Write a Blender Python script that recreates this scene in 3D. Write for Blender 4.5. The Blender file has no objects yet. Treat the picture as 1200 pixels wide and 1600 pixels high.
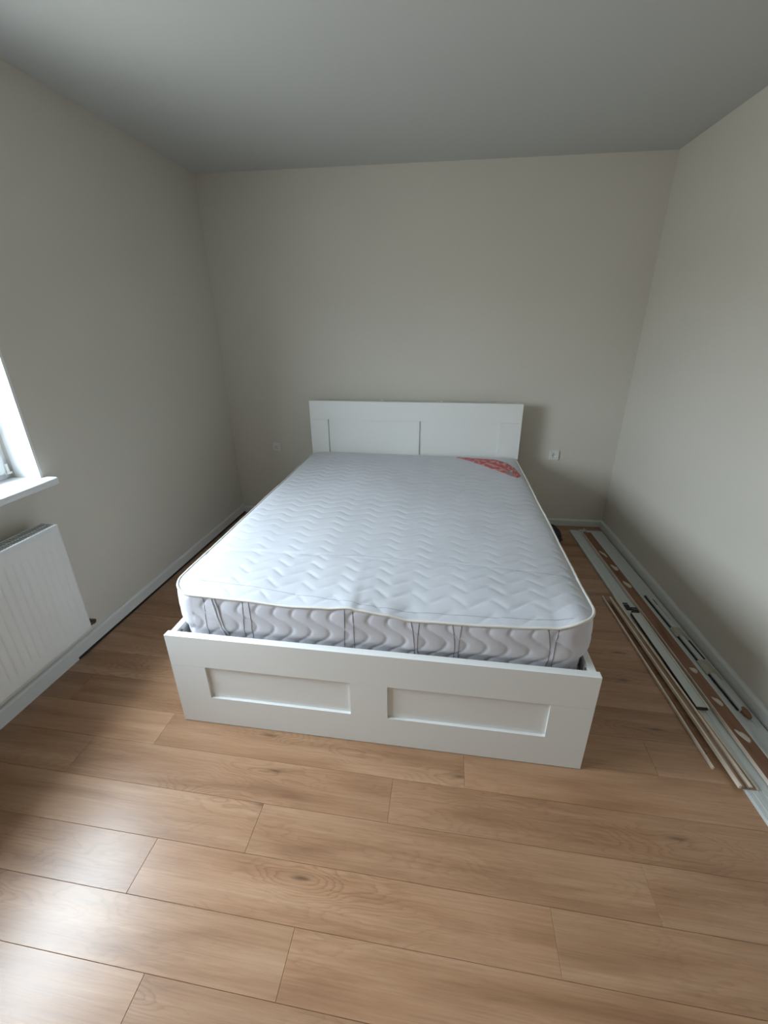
import bpy, bmesh, math, random
from mathutils import Vector, Matrix, noise
random.seed(7)
scn = bpy.context.scene
C = scn.collection

# ---------------------------------------------------------------- camera
YAW, PITCH, ROLL, CAMH, FPX = -0.1281, 0.3812, -0.0071, 1.6112, 641.9
cy, sy, cp, sp = math.cos(YAW), math.sin(YAW), math.cos(PITCH), math.sin(PITCH)
cr, sr = math.cos(ROLL), math.sin(ROLL)
fw = Vector((sy*cp, cy*cp, -sp)); rt = Vector((cy, -sy, 0)); up = rt.cross(fw)
rt2 = rt*cr + up*sr; up2 = up*cr - rt*sr
cam = bpy.data.cameras.new('camera'); camo = bpy.data.objects.new('camera', cam); C.objects.link(camo)
camo.matrix_world = Matrix(((rt2.x, up2.x, -fw.x, 0), (rt2.y, up2.y, -fw.y, 0), (rt2.z, up2.z, -fw.z, CAMH), (0, 0, 0, 1)))
cam.sensor_width = 36; cam.lens = 36*FPX/1600
cam.shift_x = -3.51/1600; cam.shift_y = -31.15/1600
cam.clip_start = 0.02
scn.camera = camo

# ---------------------------------------------------------------- world: overcast sky over pale ground
EXPOSURE = 0.66
SKY = 27.0
world = bpy.data.worlds.new('overcast_sky'); scn.world = world; world.use_nodes = True
wn, wl = world.node_tree.nodes, world.node_tree.links
wn.clear()
wo = wn.new('ShaderNodeOutputWorld'); wb = wn.new('ShaderNodeBackground')
wt = wn.new('ShaderNodeTexCoord'); wsx = wn.new('ShaderNodeSeparateXYZ'); wr = wn.new('ShaderNodeValToRGB')
wl.new(wt.outputs['Generated'], wsx.inputs[0]); wl.new(wsx.outputs['Z'], wr.inputs[0])
# ground below the horizon, then an overcast sky three times brighter overhead than at the horizon
we = wr.color_ramp.elements
we[0].position = 0.0; we[0].color = (0.25, 0.25, 0.24, 1)
we[1].position = 1.0; we[1].color = (1.04, 1.16, 1.33, 1)
_e = we.new(0.04); _e.color = (0.42, 0.45, 0.485, 1)
wl.new(wr.outputs[0], wb.inputs[0]); wb.inputs[1].default_value = SKY; wl.new(wb.outputs[0], wo.inputs[0])

vs = scn.view_settings
vs.view_transform = 'Standard'; vs.look = 'None'; vs.gamma = 1; vs.use_curve_mapping = False
vs.exposure = EXPOSURE

# room plan
XL, XR, YB, H = -1.7912, 1.4322, 3.377, 2.6345
SL, SRT, SB = 0.0253, -0.0188, 0.0121
YF = -1.5
def xl(y): return XL + SL*(y-YB)
def xr(y): return XR + SRT*(y-YB)
def yb(x): return YB + SB*x
WY0, WY1, WZ0, WZ1 = -0.02, 1.597, 0.945, 2.11        # window opening along the left wall

# portal: only tells the renderer where the window is
pl = bpy.data.lights.new('window_portal', 'AREA'); pl.shape = 'RECTANGLE'; pl.size = WZ1-WZ0; pl.size_y = WY1-WY0
pl.cycles.is_portal = True
po = bpy.data.objects.new('window_portal', pl); C.objects.link(po)
po.location = (xl(.79)-0.31, (WY0+WY1)/2, (WZ0+WZ1)/2); po.rotation_euler = (0, -math.pi/2, -SL)

# ---------------------------------------------------------------- materials
def mat(name, col=(.8, .8, .8), rough=.5, **kw):
    m = bpy.data.materials.new(name); m.use_nodes = True
    b = m.node_tree.nodes['Principled BSDF']
    b.inputs['Base Color'].default_value = (*col, 1); b.inputs['Roughness'].default_value = rough
    for k, v in kw.items(): b.inputs[k].default_value = v
    return m
def N(m, t, **kw):
    n = m.node_tree.nodes.new(t)
    for k, v in kw.items():
        if k in n.inputs: n.inputs[k].default_value = v
        else: setattr(n, k, v)
    return n
def L(m, a, b): m.node_tree.links.new(a, b)
def bumped(m, scale, strength, dist=.002, detail=4, coord='Object', stretch=(1, 1, 1), vary=None):
    tc = N(m, 'ShaderNodeTexCoord'); mp = N(m, 'ShaderNodeMapping'); mp.inputs['Scale'].default_value = stretch
    nz = N(m, 'ShaderNodeTexNoise'); nz.inputs['Scale'].default_value = scale; nz.inputs['Detail'].default_value = detail
    bp = N(m, 'ShaderNodeBump'); bp.inputs['Strength'].default_value = strength; bp.inputs['Distance'].default_value = dist
    L(m, tc.outputs[coord], mp.inputs[0]); L(m, mp.outputs[0], nz.inputs['Vector']); L(m, nz.outputs['Fac'], bp.inputs['Height'])
    b = m.node_tree.nodes['Principled BSDF']; L(m, bp.outputs[0], b.inputs['Normal'])
    if vary:
        c = b.inputs['Base Color'].default_value[:3]
        nz2 = N(m, 'ShaderNodeTexNoise'); nz2.inputs['Scale'].default_value = vary[0]; nz2.inputs['Detail'].default_value = 3
        L(m, tc.outputs[coord], nz2.inputs['Vector'])
        cr_ = N(m, 'ShaderNodeValToRGB'); e = cr_.color_ramp.elements
        e[0].position = .3; e[1].position = .7
        e[0].color = (*[x*(1-vary[1]) for x in c], 1); e[1].color = (*[min(1, x*(1+vary[1])) for x in c], 1)
        L(m, nz2.outputs['Fac'], cr_.inputs[0]); L(m, cr_.outputs[0], b.inputs['Base Color'])
    return m

M = {}
M['wall'] = bumped(mat('greige_wall_paint', (.66, .625, .56), .85), 240, .12, .001, vary=(1.3, .02))
M['ceiling'] = bumped(mat('white_ceiling_paint', (.55, .555, .535), .9), 200, .1, .001)
M['white_board'] = bumped(mat('white_foil_board', (.80, .80, .785), .38), 900, .04, .0005, stretch=(1, .05, .05))
M['white_paint'] = bumped(mat('white_painted_trim', (.70, .72, .71), .45), 60, .05, .001)
M['underlay'] = mat('dark_underlay', (.02, .018, .016), .9)
M['upvc'] = bumped(mat('white_window_plastic', (.78, .80, .82), .3), 50, .03, .0005)
M['plaster'] = bumped(mat('white_reveal_plaster', (.82, .83, .83), .7), 200, .1, .001)
M['radiator'] = bumped(mat('white_radiator_enamel', (.74, .75, .74), .35), 120, .03, .0005)
M['grille'] = mat('radiator_grille_enamel', (.70, .73, .75), .35)
M['dark'] = mat('dark_void', (.02, .02, .022), .8)
M['brass'] = bumped(mat('dark_oxidised_brass', (.12, .07, .05), .5, Metallic=.6), 90, .2, .001)
M['steel'] = mat('zinc_bolt', (.35, .35, .36), .35, Metallic=.9)
M['socket'] = mat('white_socket_plastic', (.76, .75, .72), .35)
M['piping'] = bumped(mat('cream_piping', (.74, .71, .66), .8), 700, .5, .001)
M['thread'] = mat('black_stitching_thread', (.035, .035, .05), .8)
M['greythread'] = mat('grey_stitching_thread', (.33, .33, .37), .8)
M['slat'] = bumped(mat('pale_bed_slat', (.5, .38, .24), .6), 30, .2, .001, stretch=(1, 12, 12))
M['metal_dark'] = mat('dark_steel_rail', (.05, .05, .055), .5, Metallic=.4)
M['glue'] = bumped(mat('dried_glue', (.62, .56, .49), .6), 80, .3, .001)
M['tape'] = bumped(mat('paper_masking_tape', (.42, .40, .34), .8), 120, .4, .001)
M['cream_edge'] = bumped(mat('cream_profile_edge', (.72, .62, .52), .5), 60, .1, .001, stretch=(6, .3, 6), vary=(6, .15))
M['profile_white'] = bumped(mat('white_wrapped_profile', (.56, .59, .585), .4), 60, .05, .001)
M['bag'] = bumped(mat('black_plastic_bag', (.012, .012, .013), .6), 25, .8, .01)

def ramp(m, pts):
    r = N(m, 'ShaderNodeValToRGB'); e = r.color_ramp.elements
    while len(e) < len(pts): e.new(.5)
    for el, (p, c) in zip(e, pts): el.position = p; el.color = (*c, 1)
    return r
def mix(m, fac, a, b, mode='MIX'):
    n = N(m, 'ShaderNodeMix', data_type='RGBA', blend_type=mode)
    if isinstance(fac, float): n.inputs[0].default_value = fac
    else: L(m, fac, n.inputs[0])
    for s, i in ((a, 6), (b, 7)):
        if isinstance(s, tuple): n.inputs[i].default_value = (*s, 1)
        else: L(m, s, n.inputs[i])
    return n.outputs[2]
def mth(m, op, a, b=0.0, c=None):
    n = N(m, 'ShaderNodeMath', operation=op)
    for i, s in enumerate((a, b) if c is None else (a, b, c)):
        if isinstance(s, (float, int)): n.inputs[i].default_value = s
        else: L(m, s, n.inputs[i])
    return n.outputs[0]

def oak(name):
    """laminate oak: grain runs along the board's own x"""
    m = mat(name, (.3, .18, .11), .3)
    b = m.node_tree.nodes['Principled BSDF']
    tc = N(m, 'ShaderNodeTexCoord'); oi = N(m, 'ShaderNodeObjectInfo')
    off = N(m, 'ShaderNodeCombineXYZ')
    L(m, mth(m, 'MULTIPLY', oi.outputs['Random'], 37.0), off.inputs[0])
    L(m, mth(m, 'MULTIPLY', oi.outputs['Random'], 91.0), off.inputs[1])
    v = N(m, 'ShaderNodeVectorMath', operation='ADD'); L(m, tc.outputs['Object'], v.inputs[0]); L(m, off.outputs[0], v.inputs[1])
    def noise_(sx, sy_, scale, detail=4, dist=0.0, rough=.55):
        mp = N(m, 'ShaderNodeMapping'); mp.inputs['Scale'].default_value = (sx, sy_, 1); L(m, v.outputs[0], mp.inputs[0])
        n = N(m, 'ShaderNodeTexNoise'); n.inputs['Scale'].default_value = scale; n.inputs['Detail'].default_value = detail
        n.inputs['Distortion'].default_value = dist; n.inputs['Roughness'].default_value = rough
        L(m, mp.outputs[0], n.inputs['Vector']); return n.outputs['Fac']
    # knots: sparse cells in stretched space
    mp = N(m, 'ShaderNodeMapping'); mp.inputs['Scale'].default_value = (1.15, 5.6, 1); L(m, v.outputs[0], mp.inputs[0])
    vo = N(m, 'ShaderNodeTexVoronoi'); vo.voronoi_dimensions = '2D'; vo.inputs['Scale'].default_value = 1.0
    L(m, mp.outputs[0], vo.inputs['Vector'])
    d = vo.outputs['Distance']
    sc_ = N(m, 'ShaderNodeSeparateColor'); L(m, vo.outputs['Color'], sc_.inputs[0])
    has = mth(m, 'GREATER_THAN', sc_.outputs[0], .38)
    bump_ = mth(m, 'MULTIPLY', mth(m, 'EXPONENT', mth(m, 'MULTIPLY', mth(m, 'MULTIPLY', d, d), -11.0)), has)
    sx = N(m, 'ShaderNodeSeparateXYZ'); L(m, v.outputs[0], sx.inputs[0])
    warp = noise_(1.3, 5, 1.6, 2)
    field = mth(m, 'ADD', mth(m, 'MULTIPLY', sx.outputs[1], 26.0), mth(m, 'MULTIPLY', warp, 19.0))
    field = mth(m, 'ADD', field, mth(m, 'MULTIPLY', bump_, 3.4))
    field = mth(m, 'ADD', field, mth(m, 'MULTIPLY', noise_(3, 40, 2, 4), 1.6))
    ring = mth(m, 'FRACT', field)
    ring = mth(m, 'MULTIPLY', mth(m, 'SUBTRACT', ring, mth(m, 'MULTIPLY', mth(m, 'POWER', ring, 7.0), 1.0)), 1.0)
    cath = noise_(1.1, 3.2, 1.3, 1)                       # where the rings show
    cmask = mth(m, 'MULTIPLY', mth(m, 'SUBTRACT', cath, .44), 3.2)
    cmask = N(m, 'ShaderNodeClamp'); 
    L(m, mth(m, 'ADD', mth(m, 'MULTIPLY', mth(m, 'SUBTRACT', cath, .45), 2.5), mth(m, 'MULTIPLY', bump_, .9)), cmask.inputs[0])
    fine = noise_(2.2, 90, 2.2, 5, .4, .65)
    band = noise_(.9, 9, 1.5, 3, .6)
    base = ramp(m, [(.25, (.250, .130, .068)), (.45, (.350, .196, .110)), (.62, (.405, .240, .142)), (.8, (.455, .290, .185))])
    L(m, band, base.inputs[0])
    rr = ramp(m, [(0, (.80, .76, .72)), (.35, (1, 1, 1)), (.7, (1.06, 1.05, 1.04)), (1, (.86, .83, .80))]); L(m, ring, rr.inputs[0])
    col = mix(m, cmask.outputs[0], base.outputs[0], mix(m, 1.0, base.outputs[0], rr.outputs[0], 'MULTIPLY'))
    fr = ramp(m, [(.3, (.86, .85, .84)), (.6, (1.06, 1.06, 1.06))]); L(m, fine, fr.inputs[0])
    col = mix(m, 1.0, col, fr.outputs[0], 'MULTIPLY')
    tone = ramp(m, [(0, (.90, .88, .86)), (.5, (1, 1, 1)), (1, (1.08, 1.06, 1.05))]); L(m, oi.outputs['Random'], tone.inputs[0])
    col = mix(m, 1.0, col, tone.outputs[0], 'MULTIPLY')
    kn = mth(m, 'MULTIPLY', mth(m, 'EXPONENT', mth(m, 'MULTIPLY', mth(m, 'MULTIPLY', d, d), -700.0)), mth(m, 'GREATER_THAN', sc_.outputs[0], .55))
    col = mix(m, mth(m, 'MULTIPLY', kn, .72), col, (.085, .045, .026))
    L(m, col, b.inputs['Base Color'])
    rg = mth(m, 'MULTIPLY_ADD', fine, .10, .25); L(m, rg, b.inputs['Roughness'])
    b.inputs['IOR'].default_value = 1.5
    bp = N(m, 'ShaderNodeBump'); bp.inputs['Strength'].default_value = .12; bp.inputs['Distance'].default_value = .0006
    L(m, fine, bp.inputs['Height']); L(m, bp.outputs[0], b.inputs['Normal'])
    return m
M['oak'] = oak('oak_laminate')

def hdf(name, cols):
    m = mat(name, (.16, .085, .055), .6); b = m.node_tree.nodes['Principled BSDF']
    tc = N(m, 'ShaderNodeTexCoord'); mp = N(m, 'ShaderNodeMapping'); mp.inputs['Scale'].default_value = (9, 1.2, 9)
    n = N(m, 'ShaderNodeTexNoise'); n.inputs['Scale'].default_value = 2.4; n.inputs['Detail'].default_value = 6
    r = ramp(m, [(.3, cols[0]), (.5, cols[1]), (.72, cols[2])])
    L(m, tc.outputs['Object'], mp.inputs[0]); L(m, mp.outputs[0], n.inputs['Vector']); L(m, n.outputs['Fac'], r.inputs[0]); L(m, r.outputs[0], b.inputs['Base Color'])
    bp = N(m, 'ShaderNodeBump'); bp.inputs['Strength'].default_value = .3; bp.inputs['Distance'].default_value = .0008
    L(m, n.outputs['Fac'], bp.inputs['Height']); L(m, bp.outputs[0], b.inputs['Normal'])
    return m
M['hdf'] = hdf('brown_fibreboard', ((.14, .058, .030), (.215, .098, .055), (.27, .14, .088)))
M['hdf_dark'] = hdf('dark_fibreboard_edge', ((.03, .018, .013), (.045, .025, .018), (.06, .035, .025)))
M['rawwood'] = hdf('raw_pale_fibreboard', ((.17, .10, .062), (.28, .18, .115), (.46, .35, .26)))

def fabric(name, c):
    m = mat(name, c, .9); b = m.node_tree.nodes['Principled BSDF']
    b.inputs['Sheen Weight'].default_value = .15
    tc = N(m, 'ShaderNodeTexCoord')
    n1 = N(m, 'ShaderNodeTexNoise'); n1.inputs['Scale'].default_value = 380; n1.inputs['Detail'].default_value = 3
    n2 = N(m, 'ShaderNodeTexNoise'); n2.inputs['Scale'].default_value = 9; n2.inputs['Detail'].default_value = 5
    L(m, tc.outputs['Object'], n1.inputs['Vector']); L(m, tc.outputs['Object'], n2.inputs['Vector'])
    s = mth(m, 'ADD', mth(m, 'MULTIPLY', n1.outputs['Fac'], .25), n2.outputs['Fac'])
    bp = N(m, 'ShaderNodeBump'); bp.inputs['Strength'].default_value = .35; bp.inputs['Distance'].default_value = .003
    L(m, s, bp.inputs['Height']); L(m, bp.outputs[0], b.inputs['Normal'])
    r = ramp(m, [(.3, tuple(x*.96 for x in c)), (.7, tuple(min(1, x*1.03) for x in c))]); L(m, n2.outputs['Fac'], r.inputs[0])
    L(m, r.outputs[0], b.inputs['Base Color'])
    return m
M['fabric'] = fabric('quilted_knit_fabric', (.60, .61, .66))
M['border'] = fabric('quilted_border_fabric', (.62, .61, .66))

def label_mat():
    m = mat('red_printed_label', (.6, .1, .1), .6); b = m.node_tree.nodes['Principled BSDF']
    tc = N(m, 'ShaderNodeTexCoord'); sx = N(m, 'ShaderNodeSeparateXYZ'); L(m, tc.outputs['UV'], sx.inputs[0])
    mp = N(m, 'ShaderNodeMapping'); mp.inputs['Scale'].default_value = (16, 4, 1); L(m, tc.outputs['UV'], mp.inputs[0])
    n = N(m, 'ShaderNodeTexNoise'); n.inputs['Scale'].default_value = 1.2; n.inputs['Detail'].default_value = 4; L(m, mp.outputs[0], n.inputs['Vector'])
    r = ramp(m, [(.4, (.52, .085, .085)), (.54, (.58, .14, .14)), (.60, (.68, .52, .50)), (.68, (.6, .2, .19))]); L(m, n.outputs['Fac'], r.inputs[0])
    # grey-blue round patch near the wide end
    dx = mth(m, 'SUBTRACT', sx.outputs[0], .78); dy = mth(m, 'MULTIPLY', mth(m, 'SUBTRACT', sx.outputs[1], .22), .45)
    dd = mth(m, 'SQRT', mth(m, 'ADD', mth(m, 'MULTIPLY', dx, dx), mth(m, 'MULTIPLY', dy, dy)))
    L(m, mix(m, mth(m, 'LESS_THAN', dd, .085), r.outputs[0], (.26, .29, .31)), b.inputs['Base Color'])
    return m
M['label'] = label_mat()

def glass_mat():
    m = bpy.data.materials.new('window_glass'); m.use_nodes = True; nt = m.node_tree; nt.nodes.clear()
    o = N(m, 'ShaderNodeOutputMaterial'); t = N(m, 'ShaderNodeBsdfTransparent'); g = N(m, 'ShaderNodeBsdfGlossy'); mx = N(m, 'ShaderNodeMixShader')
    t.inputs[0].default_value = (.93, .96, .95, 1); g.inputs['Roughness'].default_value = .02
    lw = N(m, 'ShaderNodeLayerWeight'); lw.inputs[0].default_value = .5
    L(m, mth(m, 'MULTIPLY_ADD', mth(m, 'POWER', lw.outputs['Facing'], 5.0), .9, .04), mx.inputs[0]); L(m, t.outputs[0], mx.inputs[1]); L(m, g.outputs[0], mx.inputs[2]); L(m, mx.outputs[0], o.inputs[0])
    return m
M['glass'] = glass_mat()

# ---------------------------------------------------------------- helpers
def add_box(bm, x0, x1, y0, y1, z0, z1, bev=0.0, seg=2):
    b2 = bmesh.new(); bmesh.ops.create_cube(b2, size=1)
    for v in b2.verts:
        v.co = Vector((x0+(v.co.x+.5)*(x1-x0), y0+(v.co.y+.5)*(y1-y0), z0+(v.co.z+.5)*(z1-z0)))
    if bev: bmesh.ops.bevel(b2, geom=b2.edges[:], offset=bev, segments=seg, profile=.7, affect='EDGES')
    me = bpy.data.meshes.new('t'); b2.to_mesh(me); b2.free(); bm.from_mesh(me); bpy.data.meshes.remove(me)
def boxes(*bs):
    bm = bmesh.new()
    for b in bs: add_box(bm, *b)
    return bm
def add_prism(bm, pts, z0, z1):
    lo = [bm.verts.new((x, y, z0)) for x, y in pts]; hi = [bm.verts.new((x, y, z1)) for x, y in pts]
    n = len(pts); bm.faces.new(lo[::-1]); bm.faces.new(hi)
    for i in range(n): bm.faces.new((lo[i], lo[(i+1) % n], hi[(i+1) % n], hi[i]))
def add_tube(bm, pts, r, seg=8, closed=False):
    pts = [Vector(p) for p in pts]; rings = []; n = len(pts)
    for i, p in enumerate(pts):
        a = pts[(i-1) % n] if (closed or i > 0) else pts[i]; b = pts[(i+1) % n] if (closed or i < n-1) else pts[i]
        t = (b-a).normalized(); ref = Vector((0, 0, 1)) if abs(t.z) < .9 else Vector((1, 0, 0))
        u = t.cross(ref).normalized(); w = u.cross(t)
        rings.append([bm.verts.new(p+(u*math.cos(2*math.pi*k/seg)+w*math.sin(2*math.pi*k/seg))*r) for k in range(seg)])
    for i in range(n if closed else n-1):
        A, B = rings[i], rings[(i+1) % n]
        for k in range(seg): bm.faces.new((A[k], A[(k+1) % seg], B[(k+1) % seg], B[k]))
    if not closed: bm.faces.new(rings[0][::-1]); bm.faces.new(rings[-1])
def add_cyl(bm, p0, p1, r, seg=20): add_tube(bm, [p0, p1], r, seg)
def obj(name, bm, m, parent=None, smooth=False):
    bmesh.ops.recalc_face_normals(bm, faces=bm.faces[:])
    me = bpy.data.meshes.new(name); bm.to_mesh(me); bm.free()
    if m: me.materials.append(m)
    if smooth:
        for p in me.polygons: p.use_smooth = True
    o = bpy.data.objects.new(name, me); C.objects.link(o)
    if parent: o.parent = parent
    return o
def empty(name, loc=(0, 0, 0), rz=0.0):
    o = bpy.data.objects.new(name, None); C.objects.link(o); o.location = loc; o.rotation_euler = (0, 0, rz); return o
def tag(o, label, cat, group=None):
    o['label'] = label; o['category'] = cat
    if group: o['group'] = group
    return o
def struct(o, label, cat=None):
    o['kind'] = 'structure'; o['label'] = label; o['category'] = cat or 'wall'; return o

# ---------------------------------------------------------------- room shell
T = .30
# left wall with the window opening
bm = bmesh.new()
def wall_l(bm, y0, y1, z0, z1): add_prism(bm, [(xl(y0), y0), (xl(y0)-T, y0), (xl(y1)-T, y1), (xl(y1), y1)], z0, z1)
YBL = yb(XL)
wall_l(bm, YF, WY0, 0, H); wall_l(bm, WY1, YBL, 0, H); wall_l(bm, WY0, WY1, 0, WZ0-.002); wall_l(bm, WY0, WY1, WZ1, H)
struct(obj('wall_left', bm, M['wall']), 'greige painted wall with the window and radiator')
bm = bmesh.new(); YBR = yb(XR)
add_prism(bm, [(xr(YF), YF), (xr(YBR), YBR), (xr(YBR)+.2, YBR), (xr(YF)+.2, YF)], 0, H)
struct(obj('wall_right', bm, M['wall']), 'greige painted wall above the stacked trim boards')
bm = bmesh.new(); xa, xb = XL-.3, XR+.2
add_prism(bm, [(xa, yb(xa)), (xb, yb(xb)), (xb, yb(xb)+.2), (xa, yb(xa)+.2)], 0, H)
struct(obj('wall_back', bm, M['wall']), 'greige painted wall behind the headboard')
struct(obj('wall_front', boxes((xl(YF)-.3, xr(YF)+.2, YF-.2, YF, 0, H)), M['wall']), 'greige painted wall behind the viewer')
struct(obj('ceiling', boxes((-2.4, 1.9, YF-.2, 3.65, H, H+.15)), M['ceiling']), 'plain white painted ceiling', 'ceiling')
fl = struct(obj('floor', boxes((-2.4, 1.9, YF-.2, 3.65, -.15, -.009)), M['underlay']), 'light brown oak laminate floor', 'floor')

# laminate planks, laid across the room
FA = -.0184
ca, sa = math.cos(FA), math.sin(FA)
lines = [1.049, .894, .740, .590, .445, .298, .150, .0, -.152, -.304, -.456, -.608, -.760, -.912, -1.064, -1.216, -1.368, -1.51]
upl = [1.200]
while upl[-1] < 3.45: upl.append(upl[-1]+.152)
ys = sorted(set(lines+upl))
joint = {1.049: [-1.126, .156], .894: [-.1185], .740: [-.577], .590: [-.893, .389], .445: [-.354], .298: [-.726], 1.200: [.900]}
PLK = 1.282
plank_meshes = {}
for i in range(len(ys)-1):
    y0, y1 = ys[i], ys[i+1]
    j0 = (joint[y0][0] if y0 in joint else random.uniform(-1.28, 0))
    ym = (y0+y1)/2
    xa, xb = xl(ym)+.009, xr(ym)-.009
    if y1 > 3.41: y1 = 3.41
    if y1-y0 < .02: continue
    j = j0
    while j > xa: j -= PLK
    while j < xb:
        a, b = max(j, xa), min(j+PLK, xb)
        if b-a > .02:
            g = .0003
            key = (round(b-a, 3), round(y1-y0, 3))
            if key not in plank_meshes:
                hl, hw = (b-a)/2-g, (y1-y0)/2-g
                bm = bmesh.new(); add_box(bm, -hl, hl, -hw, hw, -.008, 0)
                top = [e for e in bm.edges if all(v.co.z > -.001 for v in e.verts)]
                bmesh.ops.bevel(bm, geom=top, offset=.0007, segments=1, affect='EDGES')
                me = bpy.data.meshes.new('plank'); bm.to_mesh(me); bm.free(); me.materials.append(M['oak']); plank_meshes[key] = me
            o = bpy.data.objects.new('plank', plank_meshes[key]); C.objects.link(o); o.parent = fl
            cx_, cy_ = (a+b)/2, (y0+y1)/2
            o.location = (cx_*ca, cy_+cx_*sa, random.uniform(-.0002, 0)); o.rotation_euler = (0, 0, FA)
        j += PLK

# baseboards (rounded top edge)
def skirting(name, p0, p1, n, h, th, z0, label):
    """board along p0-p1, n = direction into the room"""
    prof = [(0, z0), (th, z0), (th, h-.012), (th*.8, h-.004), (th*.45, h), (0, h)]
    bm = bmesh.new(); ends = []
    for p in (p0, p1): ends.append([bm.verts.new((p[0]+n[0]*a, p[1]+n[1]*a, z)) for a, z in prof])
    k = len(prof)
    for i in range(k): bm.faces.new((ends[0][i], ends[0][(i+1) % k], ends[1][(i+1) % k], ends[1][i]))
    bm.faces.new(ends[0][::-1]); bm.faces.new(ends[1])
    return struct(obj(name, bm, M['white_paint']), label, 'baseboard')
b1 = skirting('baseboard_left', (xl(1.462), 1.462), (xl(YBL), YBL), (1, 0), .082, .016, .012, 'white baseboard on the left wall, raised off the floor by a dark gap')
bm = bmesh.new(); k_ = [(0, 0), (.018, 0), (.018, .07), (.014, .079), (.007, .082), (0, .082)]
E0 = [bm.verts.new((xl(YF)+a, YF, z)) for a, z in k_]; E1 = [bm.verts.new((xl(1.462)+a, 1.462, z)) for a, z in k_]
for i in range(6): bm.faces.new((E0[i], E0[(i+1) % 6], E1[(i+1) % 6], E1[i]))
bm.faces.new(E0[::-1]); bm.faces.new(E1)
struct(obj('baseboard_left', bm, M['white_paint']), 'white baseboard under the radiator, down to the floor', 'baseboard')
skirting('trim_1', (xl(1.462)+.014, 1.462), (xl(YBL)+.014, YBL), (1, 0), .0115, .0075, .0002, 'black strip added to darken the gap under the left baseboard')
bpy.data.objects['trim_1'].data.materials[0] = M['underlay']  # added black strip, stands in for the shade in the baseboard gap
skirting('baseboard_back', (XL, yb(XL)), (XR, yb(XR)), (0, -1), .060, .016, 0, 'white baseboard behind the bed')
skirting('baseboard_right', (xr(YF), YF), (xr(YBR), YBR), (-1, 0), .066, .020, 0, 'white baseboard behind the stacked trim boards')

# ---------------------------------------------------------------- window (local: x = into the room from the wall face, y = along the wall)
def left_frame(name): return empty(name, (XL, YB, 0), -SL)
w = left_frame('window_1'); struct(w, 'white plastic window with deep white reveal above the radiator', 'window')
y0, y1 = WY0-YB, WY1-YB
SILL = .966
# plaster reveal lining
obj('reveal', boxes((-.30, .0005, y1-.004, y1+.008, SILL, WZ1), (-.30, .0005, y0-.008, y0+.004, SILL, WZ1), (-.30, .0005, y0, y1, WZ1-.004, WZ1+.008)), M['plaster'], w)
# frame: plane from -.15 to -.21
fz0 = SILL
def ring(x0, x1, a, b, c, d, t, bev=.003):
    return boxes((x0, x1, a, a+t, c, d, bev), (x0, x1, b-t, b, c, d, bev), (x0, x1, a+t, b-t, c, c+t, bev), (x0, x1, a+t, b-t, d-t, d, bev))
obj('frame', ring(-.215, -.155, y0+.004, y1-.004, fz0, WZ1-.004, .022), M['upvc'], w)
mid = .47-YB
obj('mullion', boxes((-.215, -.157, mid-.03, mid+.03, fz0+.022, WZ1-.026, .003)), M['upvc'], w)
for a, b in ((y0+.03, mid-.034), (mid+.034, y1-.030)):
    s = obj('sash', ring(-.20, -.140, a, b, fz0+.027, WZ1-.031, .075, .006), M['upvc'], w)
    obj('pane', boxes((-.176, -.172, a+.06, b-.06, fz0+.085, WZ1-.09)), M['glass'], s)
    obj('gasket', ring(-.182, -.166, a+.071, b-.071, fz0+.098, WZ1-.102, .006, 0), M['dark'], s)
for b in (y1-.027,):
    bm = bmesh.new(); add_cyl(bm, (-.138, b, fz0+.032), (-.138, b, fz0+.072), .007, 12); add_box(bm, -.146, -.130, b-.012, b+.012, fz0+.024, fz0+.034, .002)
    obj('hinge', bm, M['socket'], w)
bm = bmesh.new(); add_box(bm, -.14, -.128, mid+.055, mid+.085, 1.48, 1.56, .004); add_box(bm, -.128, -.105, mid+.063, mid+.077, 1.50, 1.515, .003); add_box(bm, -.112, -.098, mid+.061, mid+.079, 1.40, 1.52, .005)
obj('window_handle', bm, M['upvc'], w)
# sill board with a rounded nose, running a little past the reveal
bm = bmesh.new()
prof = [(-.16, SILL-.036), (.054, SILL-.036), (.062, SILL-.031), (.064, SILL-.018), (.062, SILL-.004), (.056, SILL), (-.16, SILL)]
for (ya, yb_, pr) in ((y0-.03, y1+.022, None),):
    # board inside the opening plus its nose in front of the wall
    add_box(bm, -.30, -.0005, y0+.001, y1-.001, SILL-.0195, SILL)
    A = [bm.verts.new((max(x, .0), ya, z)) for x, z in prof]; B = [bm.verts.new((max(x, .0), yb_, z)) for x, z in prof]
    n = len(prof)
    for i in range(n): bm.faces.new((A[i], A[(i+1) % n], B[(i+1) % n], B[i]))
    bm.faces.new(A[::-1]); bm.faces.new(B)
obj('window_sill', bm, M['upvc'], w)

# ---------------------------------------------------------------- radiator
r = left_frame('radiator'); tag(r, 'white ribbed panel radiator on the left wall under the window', 'radiator')
RX, RY1, RY0, RZ1, RZ0 = .140, 1.4795-YB, .28-YB, .7916, .214
bm = bmesh.new()          # front panel with vertical flutes pressed in
ny = 330; nz_ = 40; g = []
for j in range(nz_+1):
    z = RZ0+.004+(RZ1-.022-RZ0-.004)*j/nz_; row = []
    for i in range(ny+1):
        y = RY0+.004+(RY1-RY0-.008)*i/ny
        e = min(1, max(0, (min(z-RZ0-.045, RZ1-.065-z))/.02)); e = e*e*(3-2*e)
        ed = min(1, max(0, min(y-RY0-.02, RY1-.02-y)/.008))
        ph = ((y-RY1)/.0335) % 1.0
        dd = abs(ph-.5)/.5
        gr = max(0, 1-((1-dd)/.30))
        row.append(bm.verts.new((RX-.0045*gr*e*ed, y, z)))
    g.append(row)
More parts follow.
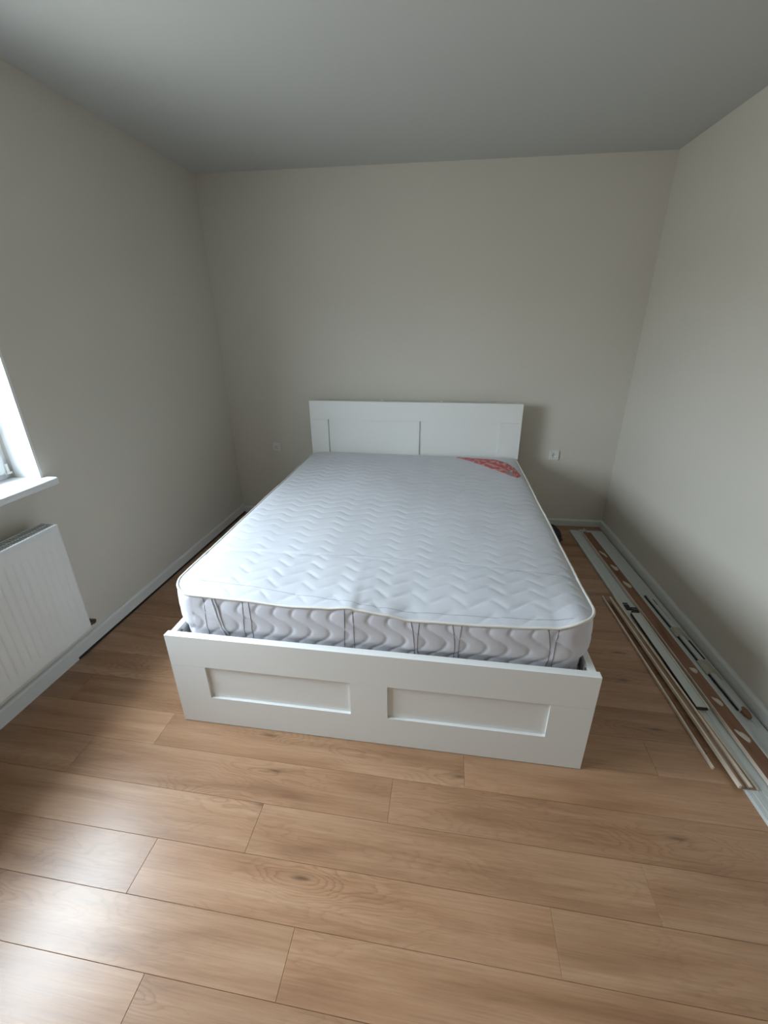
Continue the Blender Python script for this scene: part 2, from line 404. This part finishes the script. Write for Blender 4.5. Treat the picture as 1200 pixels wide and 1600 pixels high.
for j in range(nz_):
    for i in range(ny): bm.faces.new((g[j][i], g[j][i+1], g[j+1][i+1], g[j+1][i]))
obj('front_panel', bm, M['radiator'], r, smooth=True)
obj('radiator_body', boxes((RX-.014, RX-.007, RY0+.003, RY1-.003, RZ0, RZ1-.02, .003), (RX-.088, RX-.078, RY0+.003, RY1-.003, RZ0, RZ1-.02, .003)), M['radiator'], r)
for yy in (RY0, RY1):
    s = 1 if yy == RY0 else -1
    obj('side_panel', boxes((RX-.088, RX+.0015, min(yy, yy+s*.004), max(yy, yy+s*.004), RZ0-.002, RZ1, .0015)), M['radiator'], r)
obj('top_rim', boxes((RX-.012, RX+.002, RY0, RY1, RZ1-.022, RZ1, .003), (RX-.088, RX-.082, RY0, RY1, RZ1-.022, RZ1, .002)), M['grille'], r)
obj('bottom_rim', boxes((RX-.010, RX+.001, RY0, RY1, RZ0-.004, RZ0+.006, .002)), M['radiator'], r)
bm = bmesh.new(); y = RY0+.012
while y < RY1-.008:
    add_box(bm, RX-.083, RX-.011, y, y+.0042, RZ1-.010, RZ1-.003); y += .0125
add_box(bm, RX-.052, RX-.046, RY0+.004, RY1-.004, RZ1-.012, RZ1-.004)
o = obj('top_grille', bm, M['grille'], r); o['kind'] = 'stuff'
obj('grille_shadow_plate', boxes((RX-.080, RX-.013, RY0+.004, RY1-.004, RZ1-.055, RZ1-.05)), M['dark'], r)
bm = bmesh.new(); add_cyl(bm, (.0, RY1+.095, .158), (.050, RY1+.098, .158), .0135, 18); add_cyl(bm, (.050, RY1+.095, .158), (.050, RY1-.02, .165), .008, 12); add_cyl(bm, (.050, RY1-.02, .165), (.050, RY1-.02, RZ0+.01), .008, 12)
obj('pipe_elbow', bm, M['brass'], r, smooth=False)
for yy in (RY0+.2, RY1-.2):
    obj('wall_bracket', boxes((.0, RX-.088, yy-.012, yy+.012, RZ0+.05, RZ1-.10, .002)), M['radiator'], r)

# ---------------------------------------------------------------- wall sockets
def socket(x, z, label):
    t = empty('wall_socket', (x, yb(x), z-.037), 0.0121); tag(t, label, 'socket', 'wall sockets beside the headboard')
    obj('cover_frame', ring_xz(.0375, .026, .010), M['socket'], t)
    bm = bmesh.new()
    n = 32; R1, R2, D = .0195, .0170, .010
    o_ = [bm.verts.new((R1*math.cos(2*math.pi*k/n), -.0095, .037+R1*math.sin(2*math.pi*k/n))) for k in range(n)]
    i_ = [bm.verts.new((R2*math.cos(2*math.pi*k/n), -.0095, .037+R2*math.sin(2*math.pi*k/n))) for k in range(n)]
    d_ = [bm.verts.new((R2*math.cos(2*math.pi*k/n), -.001, .037+R2*math.sin(2*math.pi*k/n))) for k in range(n)]
    for k in range(n):
        q = (k+1) % n
        bm.faces.new((o_[k], o_[q], i_[q], i_[k])); bm.faces.new((i_[k], i_[q], d_[q], d_[k]))
    bm.faces.new(d_)
    # square plate around the round recess
    sq = []
    for k in range(n):
        a = 2*math.pi*k/n; c_, s_ = math.cos(a), math.sin(a); f = .0262/max(abs(c_), abs(s_))
        sq.append(bm.verts.new((f*c_, -.0095, .037+f*s_)))
    for k in range(n):
        q = (k+1) % n; bm.faces.new((sq[k], sq[q], o_[q], o_[k]))
    obj('socket_insert', bm, M['socket'], t)
    for s in (-1, 1):
        bm = bmesh.new(); add_cyl(bm, (s*.0095, -.0018, .037), (s*.0095, -.0008, .037), .0026, 12); obj('contact_hole', bm, M['dark'], t)
    for s in (-1, 1): obj('earth_clip', boxes((-.003, .003, -.009, -.002, .037+s*.0165-.001, .037+s*.0165+.001)), M['steel'], t)
    return t
def ring_xz(ho, hi, d):
    return boxes((-ho, -hi, -d, 0, .037-ho, .037+ho, .002), (hi, ho, -d, 0, .037-ho, .037+ho, .002), (-hi, hi, -d, 0, .037+hi, .037+ho, .002), (-hi, hi, -d, 0, .037-ho, .037-hi, .002))
socket(-1.396, .645, 'white square wall socket left of the headboard')
socket(.953, .628, 'white square wall socket right of the headboard')

# ---------------------------------------------------------------- bed
BW, BL, BH, HH = 1.6658, 2.0247, .470, 1.0713
bed = empty('bed', (-1.0602, 1.1947, 0), -0.0127)
tag(bed, 'white double bed frame with panelled headboard and two-panel footboard', 'bed')
FT = .030
wb_ = M['white_board']
fb = obj('footboard', boxes((.0, BW, .014, FT, .003, BH-.001)), wb_, bed)                     # back board of the footboard
obj('top_rail', boxes((0, BW, 0, .0145, .3195, BH, .0012)), wb_, fb)
F_ = [(0, BW, 0, .0145, .003, .1535), (0, .150, 0, .0145, .1535, .3188), (.756, .906, 0, .0145, .1535, .3188), (1.513, BW, 0, .0145, .1535, .3188)]
obj('lower_frame', boxes(*F_), wb_, fb)
for a, b in ((.150, .756), (.906, 1.513)):
    obj('inset_panel', boxes((a+.0005, b-.0005, .0115, .0138, .154, .3190)), wb_, fb)
for q_ in (.03, BW-.07): obj('foot_pad', boxes((q_, q_+.04, .004, .026, 0, .003)), M['dark'], bed)
# headboard
HY0, HY1 = BL, BL+.05
hb = obj('headboard', boxes((0.004, BW-.004, HY0+.015, HY0+.03, .01, HH-.004), (0.002, .03, HY0+.015, HY1, .01, HH-.006), (BW-.03, BW-.002, HY0+.015, HY1, .01, HH-.006)), wb_, bed)
obj('top_rail', boxes((0, BW, HY0, HY0+.0155, .924, HH, .0012)), wb_, hb)
obj('lower_frame', boxes((0, .147, HY0, HY0+.0155, .01, .9233), (.742, .889, HY0, HY0+.0155, .01, .9233), (1.505, BW, HY0, HY0+.0155, .01, .9233), (.147, .742, HY0, HY0+.0155, .01, .16), (.889, 1.505, HY0, HY0+.0155, .01, .16)), wb_, hb)
for a, b in ((.147, .742), (.889, 1.505)):
    obj('inset_panel', boxes((a+.0005, b-.0005, HY0+.0115, HY0+.0148, .16, .9236)), wb_, hb)
obj('top_cap', boxes((.02, BW-.001, HY0+.030, HY1, HH-.03, HH-.002, .002)), wb_, hb)
for x in (.585, 1.055):
    bm = bmesh.new(); add_cyl(bm, (x, HY1+.002, HH+.002), (x, HY1+.018, HH+.002), .007, 12); add_box(bm, x-.008, x+.008, HY1-.004, HY1+.003, HH-.02, HH+.008, .001)
    obj('wall_fixing', bm, M['socket'], hb)
# side rails with drawer fronts below
for s, xa, xb in ((0, .009, .034), (1, BW-.034, BW-.009)):
    rl = obj('side_rail', boxes((xa, xb, FT, HY0+.0, .24, BH-.004, .0015)), wb_, bed)
    xo = .009 if s == 0 else BW-.027
    for (ya, yb_2) in ((FT+.004, 1.02), (1.026, HY0-.004)):
        d_ = obj('drawer', boxes((xo, xo+.018, ya, yb_2, .02, .235, .0015)), wb_, bed)
    xi = xb if s == 0 else xa
    sg = 1 if s == 0 else -1
    obj('slat_ledge', boxes((min(xi, xi+sg*.028), max(xi, xi+sg*.028), FT+.03, HY0-.02, .375, .400)), M['metal_dark'], bed)
    for yy, zz in ((FT+.028, .448), (FT+.028, .418)):
        bm = bmesh.new(); add_cyl(bm, (xi, yy, zz), (xi+sg*.004, yy, zz), .007, 16); obj('bolt', bm, M['steel'], bed)
for q_ in (.034, BW-.062): obj('corner_bracket', boxes((q_, q_+.028, FT, FT+.004, .36, .45, .001)), M['metal_dark'], bed)
obj('midbeam', boxes((BW/2-.02, BW/2+.02, FT, HY0, .355, .395, .002)), M['metal_dark'], bed)
y = .10
while y < HY0-.09:
    obj('slat', boxes((.040, BW-.040, y, y+.07, .400, .414, .002)), M['slat'], bed); y += .138

# ---------------------------------------------------------------- mattress
ZM0 = .4142                                    # underside, resting on the slats
mt = empty('mattress', (-1.0602, 1.1947, ZM0), -0.0127)
tag(mt, 'white quilted mattress with wavy stitching lying in the white bed frame', 'mattress')
MX0, MX1, MY0, MY1 = .024, 1.645, .048, 2.006
MCX, MCY, MHX, MHY, MR = (MX0+MX1)/2, (MY0+MY1)/2, (MX1-MX0)/2, (MY1-MY0)/2, .10
def lerp_tab(tab, x):
    for (a, va), (b, vb) in zip(tab, tab[1:]):
        if x <= b:
            t = max(0, (x-a)/(b-a)); t = t*t*(3-2*t); return va+(vb-va)*t
    return tab[-1][1]
FRONTZ = [(0, .650), (.09, .640), (.33, .634), (.52, .624), (.67, .630), (.76, .640), (.80, .632), (.89, .622), (.99, .606), (1.10, .609), (1.21, .610), (1.36, .617), (1.49, .626), (1.60, .657), (1.66, .660)]
def zpip(x, y):
    f = math.exp(-max(0, y-.05)/.10)
    zf = lerp_tab(FRONTZ, x); zb = .652+.006*noise.noise(Vector((x*2.1, y*2.6, 3)))
    return (zf*f+zb*(1-f))-ZM0
def tri(t):
    return (2/math.pi)*math.asin(.88*math.sin(2*math.pi*t))
def skew(t):                                    # waves lean: short flank then long flank
    t = t % 1.0; k = .58
    return (t/k*.5) if t < k else (.5+(t-k)/(1-k)*.5)
def zig(t):
    return tri(skew(t)-.25)
def quilt(u, v, P, S, A, ph=.0, w=.0042, rnd=False):
    """pillow height in 0..1 between stitched zigzag lines; u along the line"""
    q = (v-A*(math.sin(2*math.pi*(skew(u/P+ph)-.25)) if rnd else zig(u/P+ph)))/S
    k = math.floor(q+.5); d = abs(q-k)*2      # 0 on the line, 1 midway
    dd_ = d*S/2*.72                            # metres from the stitched line
    return .82*(1-math.exp(-(dd_/w)**1.5))+.18*d
def edge_dist(x, y):
    ax, ay = MHX-abs(x-MCX), MHY-abs(y-MCY)
    if ax < MR and ay < MR: return MR-math.hypot(MR-ax, MR-ay)
    return min(ax, ay)
def top_z(x, y, d=None):
    if d is None: d = edge_dist(x, y)
    d = max(0, d)
    c = 1-math.exp(-d/.045)
    n = noise.noise(Vector((x*1.7, y*1.7, 0)))*.004+noise.noise(Vector((x*4.5, y*4.5, 5)))*.0022
    q = quilt(x, y+.012*noise.noise(Vector((x*1.1, y*.8, 9))), .150, .066, .0275, .08*noise.noise(Vector((x*.7, y*2.0, 2)))+.015*y)
    am = (.0032+.0018*math.exp(-max(0, y-.2)/.35))*(.55+.6*max(0, min(1, .5+noise.noise(Vector((x*3, y*3, 7))))))
    fade = min(1, d/.03)
    seam = .0
    for sy_, zz in ((.335, .0025), (.045, .0)):
        seam -= zz*math.exp(-((y-sy_-.02*math.sin(x*2.2))/.012)**2)
    return zpip(x, y)+.024*c+n*fade+am*(q-.6)*fade+seam
# top panel: rows follow the rounded outline
nu, nv = 260, 320; grid = []
bm = bmesh.new()
for j in range(nv+1):
    t = j/nv; t = .5-.5*math.cos(math.pi*t) if False else t
    yy = MCY-MHY+2*MHY*t
    if j < 10: yy = MCY-MHY+MR*.35*(j/10)**1.6*1.0; 
    elif j > nv-10: yy = MCY+MHY-MR*.35*((nv-j)/10)**1.6
    else: yy = (MCY-MHY+MR*.35)+(2*MHY-2*MR*.35)*(j-10)/(nv-20)
    ay = MHY-abs(yy-MCY)
    hw = MHX if ay >= MR else MHX-MR+math.sqrt(max(0, MR*MR-(MR-ay)**2))
    row = []
    for i in range(nu+1):
        u = -1+2*i/nu; xx = MCX+hw*u
        d = edge_dist(xx, yy)
        if i in (0, nu) or j in (0, nv): d = 0
        row.append(bm.verts.new((xx, yy, top_z(xx, yy, d))))
    grid.append(row)
for j in range(nv):
    for i in range(nu): bm.faces.new((grid[j][i], grid[j][i+1], grid[j+1][i+1], grid[j+1][i]))
obj('top_panel', bm, M['fabric'], mt, smooth=True)
# outline by arc length
def outline(n_):
    segs = []; sx_, sy_ = 2*(MHX-MR), 2*(MHY-MR); q = math.pi*MR/2
    per = 2*sx_+2*sy_+4*q; out = []
    for k in range(n_):
        s = per*k/n_; d = s
        x0, y0_ = MCX-MHX+MR, MCY-MHY
        for (ox, oy, dx, dy) in ((MCX-MHX+MR, MCY-MHY, 1, 0), (MCX+MHX, MCY-MHY+MR, 0, 1), (MCX+MHX-MR, MCY+MHY, -1, 0), (MCX-MHX, MCY+MHY-MR, 0, -1)):
            ln = sx_ if dx else sy_
            if d <= ln: out.append((ox+dx*d, oy+dy*d, dy, -dx, s)); break
            d -= ln
            if d <= q:
                a = d/MR; ex, ey = ox+dx*ln, oy+dy*ln          # corner arc, turning left
                cxx, cyy = ex-dy*MR, ey+dx*MR
                nx, ny_ = dy*math.cos(a)+dx*math.sin(a), -dx*math.cos(a)+dy*math.sin(a)
                out.append((cxx+nx*MR, cyy+ny_*MR, nx, ny_, s)); break
            d -= q
    return out, per
def side_prof(t, wx=1.0):                                # t 0 bottom .. 1 piping ; outward offset
    k = max(0, min(1, (t-.20)/.22)); k = k*k*(3-2*k)
    return -(.003+.0095*wx)*(1-k)+k*.010*math.cos((t-.5)*math.pi*.9)-.0015
def side_pt(x, y, nx, ny_, s, t):
    zt = zpip(x, y); z = zt*t
    q = quilt(z, s+.006*noise.noise(Vector((s*4, z*9, 1))), .160, .074, .036, -.094, .0045, True)
    am = .0050
    fade = min(1, (1-t)/.06)*min(1, t/.05)
    o = side_prof(t, nx*nx)+am*(q-.65)*fade+.004*noise.noise(Vector((s*5, t*2, 4)))*fade
    if ny_ > .5: o = min(o, .008)
    return (x+nx*o, y+ny_*o, z)
ol, per = outline(1150); nz2 = 34
bm = bmesh.new(); rings = []
for j in range(nz2+1):
    rings.append([bm.verts.new(side_pt(*p, j/nz2)) for p in ol])
for j in range(nz2):
    for i in range(len(ol)):
        q = (i+1) % len(ol); bm.faces.new((rings[j][i], rings[j][q], rings[j+1][q], rings[j+1][i]))
bm.faces.new(rings[0][::-1])
obj('side_border', bm, M['border'], mt, smooth=True)
ol2, _ = outline(620)
bm = bmesh.new()
add_tube(bm, [(x+nx*.001+.0015*noise.noise(Vector((s*9, 0, 0)))*nx, y+ny_*.001, zpip(x, y)+.0015) for x, y, nx, ny_, s in ol2], .0052, 10, True)
obj('piping', bm, M['piping'], mt, smooth=True)
# pairs of dark stitch lines down the front border
def front_line(xt, xb_, r_, off=.0006, m_='thread', bow=.006):
    pts = []
    for k in range(15):
        t = .16+.83*k/14
        x = xb_+(xt-xb_)*((k/14)) + bow*math.sin(math.pi*k/14)
        s = x-(MCX-MHX+MR)
        p = side_pt(x, MCY-MHY, 0, -1, s, t); pts.append((p[0], p[1]-off, p[2]))
    bm = bmesh.new(); add_tube(bm, pts, r_, 6); return obj('stitch_line', bm, M[m_], mt)
for xt, xb_, bo in ((.740, .731, .003), (.770, .772, .003), (.990, 1.004, .006), (1.021, 1.019, -.004), (1.141, 1.152, .006), (1.175, 1.170, -.004), (1.474, 1.487, .008), (1.512, 1.508, -.006), (.335, .322, .004), (.360, .355, .006), (.171, .166, .006)):
    front_line(xt, xb_, .00075, bow=bo)
for xt, xb_ in ((.218, .250), (.205, .236)):
    front_line(xt, xb_, .0032, .001, 'fabric').name = 'handle_cord'
def top_line(pts, m_='greythread', r_=.0007):
    out = []
    for (xa, ya), (xb_, yb_2) in zip(pts, pts[1:]):
        for k in range(24):
            t = k/24; x = xa+(xb_-xa)*t; y = ya+(yb_2-ya)*t; out.append((x, y, top_z(x, y)+.0002))
    bm = bmesh.new(); add_tube(bm, out, r_, 5); o = obj('seam_thread', bm, M[m_], mt); return o
top_line([(.47, .345), (.73, .372), (1.13, .352), (1.60, .325)])
top_line([(.13, .112), (.36, .104), (.60, .088), (.80, .070), (1.10, .074), (1.58, .072)])
# corner label band (wraps the far right corner)
lo = [(.146, 3.10), (.252, 2.997), (.358, 2.872), (.491, 2.70), (.535, 2.66)]
hi = [(.150, 3.105), (.290, 3.085), (.430, 3.062), (.512, 2.99), (.560, 2.86), (.572, 2.72)]
def poly_at(pts, t):
    f = t*(len(pts)-1); i = min(int(f), len(pts)-2); u = f-i
    return (pts[i][0]*(1-u)+pts[i+1][0]*u, pts[i][1]*(1-u)+pts[i+1][1]*u)
bm = bmesh.new(); uvl = bm.loops.layers.uv.new('UVMap'); G = []; ca2, sa2 = math.cos(.0127), math.sin(.0127)
for i in range(41):
    a = poly_at(lo, i/40); b = poly_at(hi, i/40); row = []
    for j in range(13):
        X = a[0]+(b[0]-a[0])*j/12+1.0602; Y = a[1]+(b[1]-a[1])*j/12-1.1947
        lx, ly = X*ca2-Y*sa2, X*sa2+Y*ca2
        v = bm.verts.new((lx, ly, top_z(lx, ly)+.0022)); row.append((v, (i/40, j/12)))
    G.append(row)
for i in range(40):
    for j in range(12):
        q = [G[i][j], G[i+1][j], G[i+1][j+1], G[i][j+1]]
        f = bm.faces.new([v for v, _ in q])
        for lp, (_, uv) in zip(f.loops, q): lp[uvl].uv = uv
lb = obj('corner_label', bm, M['label'], mt, smooth=True); lb['label'] = 'red printed fabric label'
sol = lb.modifiers.new('thickness', 'SOLIDIFY'); sol.thickness = .0012; sol.offset = -1

# ---------------------------------------------------------------- trim boards along the right wall
def strip(name, prof, c0, c1, m, parent=None, smooth=False):
    """extrude prof [(across, up)] from near end c0=(x,y,z) to far end c1; across is measured along +x"""
    bm = bmesh.new(); A = [bm.verts.new((c0[0]+a, c0[1], c0[2]+z)) for a, z in prof]; B = [bm.verts.new((c1[0]+a, c1[1], c1[2]+z)) for a, z in prof]
    n = len(prof)
    for i in range(n): bm.faces.new((A[i], A[(i+1) % n], B[(i+1) % n], B[i]))
    bm.faces.new(A[::-1]); bm.faces.new(B)
    return obj(name, bm, m, parent, smooth)
def rect(a, b, z0, z1): return [(a, z0), (b, z0), (b, z1), (a, z1)]
GRP = 'loose trim boards on the floor by the right wall'
# A: long grooved white board, leftmost, flat on the floor
x_near, y_near, x_far, y_far = 1.199, .55, 1.137, 3.27
a = strip('trim_board', [(0, 0), (.105, 0), (.105, .013), (.058, .013), (.0565, .0115), (.0545, .0115), (.053, .013), (.042, .013), (.040, .0145), (.022, .0145), (.020, .013), (.003, .013), (0, .011)], (x_near, y_near, 0), (x_far, y_far, 0), M['profile_white'])
tag(a, 'long white grooved trim board flat on the floor, lowest and leftmost of the wide boards', 'board', GRP)
# C: long white board nearest the wall
c = strip('trim_board', [(0, 0), (.136, 0), (.138, .002), (.138, .014), (.135, .016), (.002, .016), (0, .014)], (1.316, .55, 0), (1.258, 3.27, 0), M['profile_white'])
tag(c, 'long plain white trim board flat on the floor nearest the right wall baseboard', 'board', GRP)
# B: door casing lying face down, brown back up
bx0, by0, bx1, by1 = 1.290, .60, 1.218, 3.20
b = empty('door_casing', ((bx0+bx1)/2, (by0+by1)/2, .0165)); tag(b, 'long door casing lying face down with brown back and glue blobs showing', 'board', GRP)
def rel(p): return (p[0]-(bx0+bx1)/2, p[1]-(by0+by1)/2, p[2]-.0165)
strip('brown_back', rect(.003, .064, 0, .0165), rel((bx0, by0, .0165)), rel((bx1, by1, .0165)), M['hdf'], b)
strip('white_edge', rect(0, .003, 0, .0178), rel((bx0, by0, .0165)), rel((bx1, by1, .0165)), M['cream_edge'], b)
strip('white_edge', rect(.064, .073, 0, .0172), rel((bx0, by0, .0165)), rel((bx1, by1, .0165)), M['profile_white'], b)
def xb_at(y): t = (y-by0)/(by1-by0); return bx0+(bx1-bx0)*t
def blob(y, off, L_, W_, ang, parent):
    bm = bmesh.new(); n = 18; c_ = bm.verts.new((0, 0, .0026)); rr = []; r2 = []
    for k in range(n):
        t = 2*math.pi*k/n; w_ = 1+.22*math.sin(2*t+L_*70)+.14*math.sin(3*t+W_*99)
        px, py = W_*w_*math.cos(t), L_*w_*math.sin(t)
        X = px*math.cos(ang)-py*math.sin(ang); Y = px*math.sin(ang)+py*math.cos(ang)
        rr.append(bm.verts.new((X*.8, Y*.8, .0022))); r2.append(bm.verts.new((X, Y, 0)))
    for k in range(n):
        q = (k+1) % n; bm.faces.new((c_, rr[k], rr[q])); bm.faces.new((rr[k], r2[k], r2[q], rr[q]))
    bm.faces.new(r2[::-1])
    o = obj('glue_blob', bm, M['glue'], parent, smooth=True); o.location = rel((xb_at(y)+off, y, .0331)); return o
for y_, off, l_, w_, an in ((2.849, .034, .045, .011, .2), (2.66, .038, .040, .016, 0), (2.455, .037, .040, .015, .1), (1.728, .040, .024, .013, .3), (1.545, .040, .030, .011, .25), (1.375, .036, .034, .013, .3), (1.03, .036, .03, .012, .1), (.8, .036, .03, .012, .3)):
    blob(y_, off, l_, w_, an, b)
# D: narrow profile bundled with paper tape, on top of C
d = empty('trim_bundle', (1.376, 1.95, .0165)); tag(d, 'shorter bundle of narrow white trims held with paper tape beside the baseboard', 'trim', GRP)
dn, df = (1.379, 1.512), (1.347, 2.36)
def dr(p, z): return (p[0]-1.376, p[1]-1.95, z)
strip('trim_strip', rect(.0, .016, 0, .0155), dr(dn, 0), dr(df, 0), M['profile_white'], d)
strip('trim_strip', rect(.0175, .026, 0, .013), dr(dn, 0), dr((df[0], df[1]-.1), 0), M['profile_white'], d)
strip('trim_strip', rect(.0275, .035, 0, .009), dr((dn[0]-.003, dn[1]-.07), 0), dr((df[0], df[1]-.45), 0), M['profile_white'], d)
def dx_(y_): return dn[0]+(df[0]-dn[0])*(y_-dn[1])/(df[1]-dn[1])
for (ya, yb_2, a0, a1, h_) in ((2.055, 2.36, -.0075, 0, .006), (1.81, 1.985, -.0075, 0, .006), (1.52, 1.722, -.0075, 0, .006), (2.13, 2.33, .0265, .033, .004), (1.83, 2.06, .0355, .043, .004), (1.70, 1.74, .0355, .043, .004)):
    strip('gap_shade_strip', rect(a0, a1, 0, h_), dr((dx_(ya), ya), 0), dr((dx_(yb_2), yb_2), 0), M['dark'], d)  # black strips added to paint the shaded gaps beside the narrow trims
for (y_, ln) in ((2.02, .07), (1.765, .085)):
    t = (y_-dn[1])/(df[1]-dn[1]); x_ = dn[0]+(df[0]-dn[0])*t
    strip('paper_tape', [(-.012, 0), (-.012, .0062), (-.001, .0165), (.012, .0168), (.028, .0145), (.040, .010), (.041, 0)], dr((x_, y_-ln/2), 0), dr((x_-ln*.03, y_+ln/2), 0), M['tape'], d)
    strip('torn_tape_end', [(.030, .0105), (.044, .0085), (.044, .0095), (.030, .0115)], dr((x_, y_-ln*.9), 0), dr((x_, y_-ln*.1), 0), M['tape'], d)
bm = bmesh.new(); bmesh.ops.create_icosphere(bm, subdivisions=3, radius=1)
for v in bm.verts:
    k = 1+.22*noise.noise(v.co*2.2); v.co = Vector((v.co.x*.0155*k+.020, v.co.y*.032*k-.445, max(0, v.co.z*.011*k+.009)))
obj('torn_brown_end', bm, M['hdf'], d, smooth=True)
# G: short white channel piece
g_ = empty('channel_offcut', (1.208, 1.82, .0212)); tag(g_, 'short white channel offcut with brown sides lying on the grooved board', 'board', GRP)
gn, gf = (1.190, 1.500), (1.177, 2.155)
def gr_(p, z): return (p[0]-1.208, p[1]-1.82, z)
strip('channel_core', rect(0, .050, 0, .015), gr_(gn, 0), gr_(gf, 0), M['hdf_dark'], g_)
strip('white_face', [(.0015, .015), (.043, .015), (.044, .0165), (.002, .0165)], gr_((gn[0], gn[1]+.002), 0), gr_((gf[0], gf[1]-.002), 0), M['profile_white'], g_)
strip('raised_edge', rect(.0445, .051, .015, .020), gr_((gn[0], gn[1]-.006), 0), gr_((gf[0], gf[1]), 0), M['cream_edge'], g_)
obj('dark_end_clip', boxes((gf[0]-1.208+.008, gf[0]-1.208+.052, .337, .352, 0, .014, .003)), M['dark'], g_)
cl = empty('plastic_clip', (1.192, 2.235, .0148)); tag(cl, 'small black plastic clip on the grooved board beside the brown profile strip end', 'clip', 'black clips on the grooved board')
obj('clip_body', boxes((-.014, .014, -.030, .022, 0, .005, .001), (-.014, .014, .030, .038, 0, .005, .001)), M['dark'], cl)
obj('clip_bar', boxes((-.012, .012, .0245, .0265, 0, .004)), M['profile_white'], cl)
cl = empty('plastic_clip', (1.226, 2.205, .0148)); tag(cl, 'small black plastic clip on the grooved board next to the face-down door casing', 'clip', 'black clips on the grooved board')
obj('clip_body', boxes((-.018, .016, -.022, .008, 0, .006, .001), (-.018, .016, .018, .026, 0, .005, .001)), M['dark'], cl)
obj('clip_bar', boxes((-.016, .014, .011, .0135, 0, .004)), M['profile_white'], cl)
# F: raw profile with cream edge, on the left of the grooved board
f_ = empty('profile_strip', (1.15, 1.73, .0)); tag(f_, 'raw brown profile strip with cream left edge resting on the grooved white board', 'trim', GRP)
fn, ff = (1.160, 1.160), (1.112, 2.31)
def fr_(p, z): return (p[0]-1.15, p[1]-1.73, z)
def taper(name, pn, pf, m):
    bm = bmesh.new(); A = [bm.verts.new((fn[0]-1.15+a, fn[1]-1.73, z)) for a, z in pn]; B = [bm.verts.new((ff[0]-1.15+a, ff[1]-1.73, z)) for a, z in pf]
    n = len(pn)
    for i in range(n): bm.faces.new((A[i], A[(i+1) % n], B[(i+1) % n], B[i]))
    bm.faces.new(A[::-1]); bm.faces.new(B); return obj(name, bm, m, f_)
zz = .0148
taper('cream_edge', rect(0, .008, zz, zz+.016), rect(0, .007, zz, zz+.016), M['cream_edge'])
taper('raw_back', [(.008, zz), (.062, zz), (.062, zz+.004), (.050, zz+.004), (.045, zz+.012), (.033, zz+.012), (.030, zz+.007), (.020, zz+.007), (.018, zz+.013), (.008, zz+.013)],
      [(.007, zz), (.040, zz), (.040, zz+.004), (.037, zz+.004), (.034, zz+.012), (.026, zz+.012), (.024, zz+.007), (.017, zz+.007), (.015, zz+.013), (.007, zz+.013)], M['rawwood'])
taper('cream_bead', rect(.034, .043, zz+.012, zz+.0175), rect(.027, .033, zz+.012, zz+.0165), M['cream_edge'])
taper('cream_lip', rect(.060, .067, zz, zz+.006), rect(.038, .042, zz, zz+.005), M['cream_edge'])
# strip 1: thin bead leftmost on the floor
s1 = empty('bead_strip', (1.105, 1.79, 0)); tag(s1, 'thin cream bead strip on the wooden floor, leftmost of all the loose trims', 'trim', GRP)
strip('bead', [(0, 0), (.0085, 0), (.0085, .011), (.006, .013), (.0015, .012), (0, .010)], (1.114-1.105, 1.236-1.79, 0), (1.083-1.105, 2.345-1.79, 0), M['cream_edge'], s1)
strip('floor_shade_strip', rect(.0085, .020, 0, .004), (1.114-1.105, 1.30-1.79, 0), (1.083-1.105, 2.34-1.79, 0), M['hdf'], s1)  # flat brown strip, paints the shadowed floor right of the bead
# small offcuts at the far end
o = empty('trim_offcut', (1.272, 3.262, 0)); tag(o, 'small white trim offcut at the far corner between boards and wall', 'trim', GRP)
obj('offcut', boxes((-.058, -.005, -.02, .012, .0145, .020, .001), (-.020, -.010, -.020, .03, .020, .026, .001)), M['profile_white'], o)
# black crumpled bundle behind the bed's far right corner
bm = bmesh.new(); bmesh.ops.create_icosphere(bm, subdivisions=5, radius=1)
for v in bm.verts:
    n = v.co.copy(); k = 1+.16*noise.noise(n*1.6)+.10*noise.noise(n*4.5+Vector((3, 1, 2)))+.04*noise.noise(n*11)
    v.co = Vector((n.x*.070*k, n.y*.14*k, max(0.0, .035+n.z*.045*k)))
bg = obj('black_bag', bm, M['bag'], smooth=True); bg.location = (.965, 3.15, 0); tag(bg, 'small crumpled black bag on the floor by the bed near the back wall', 'bag')
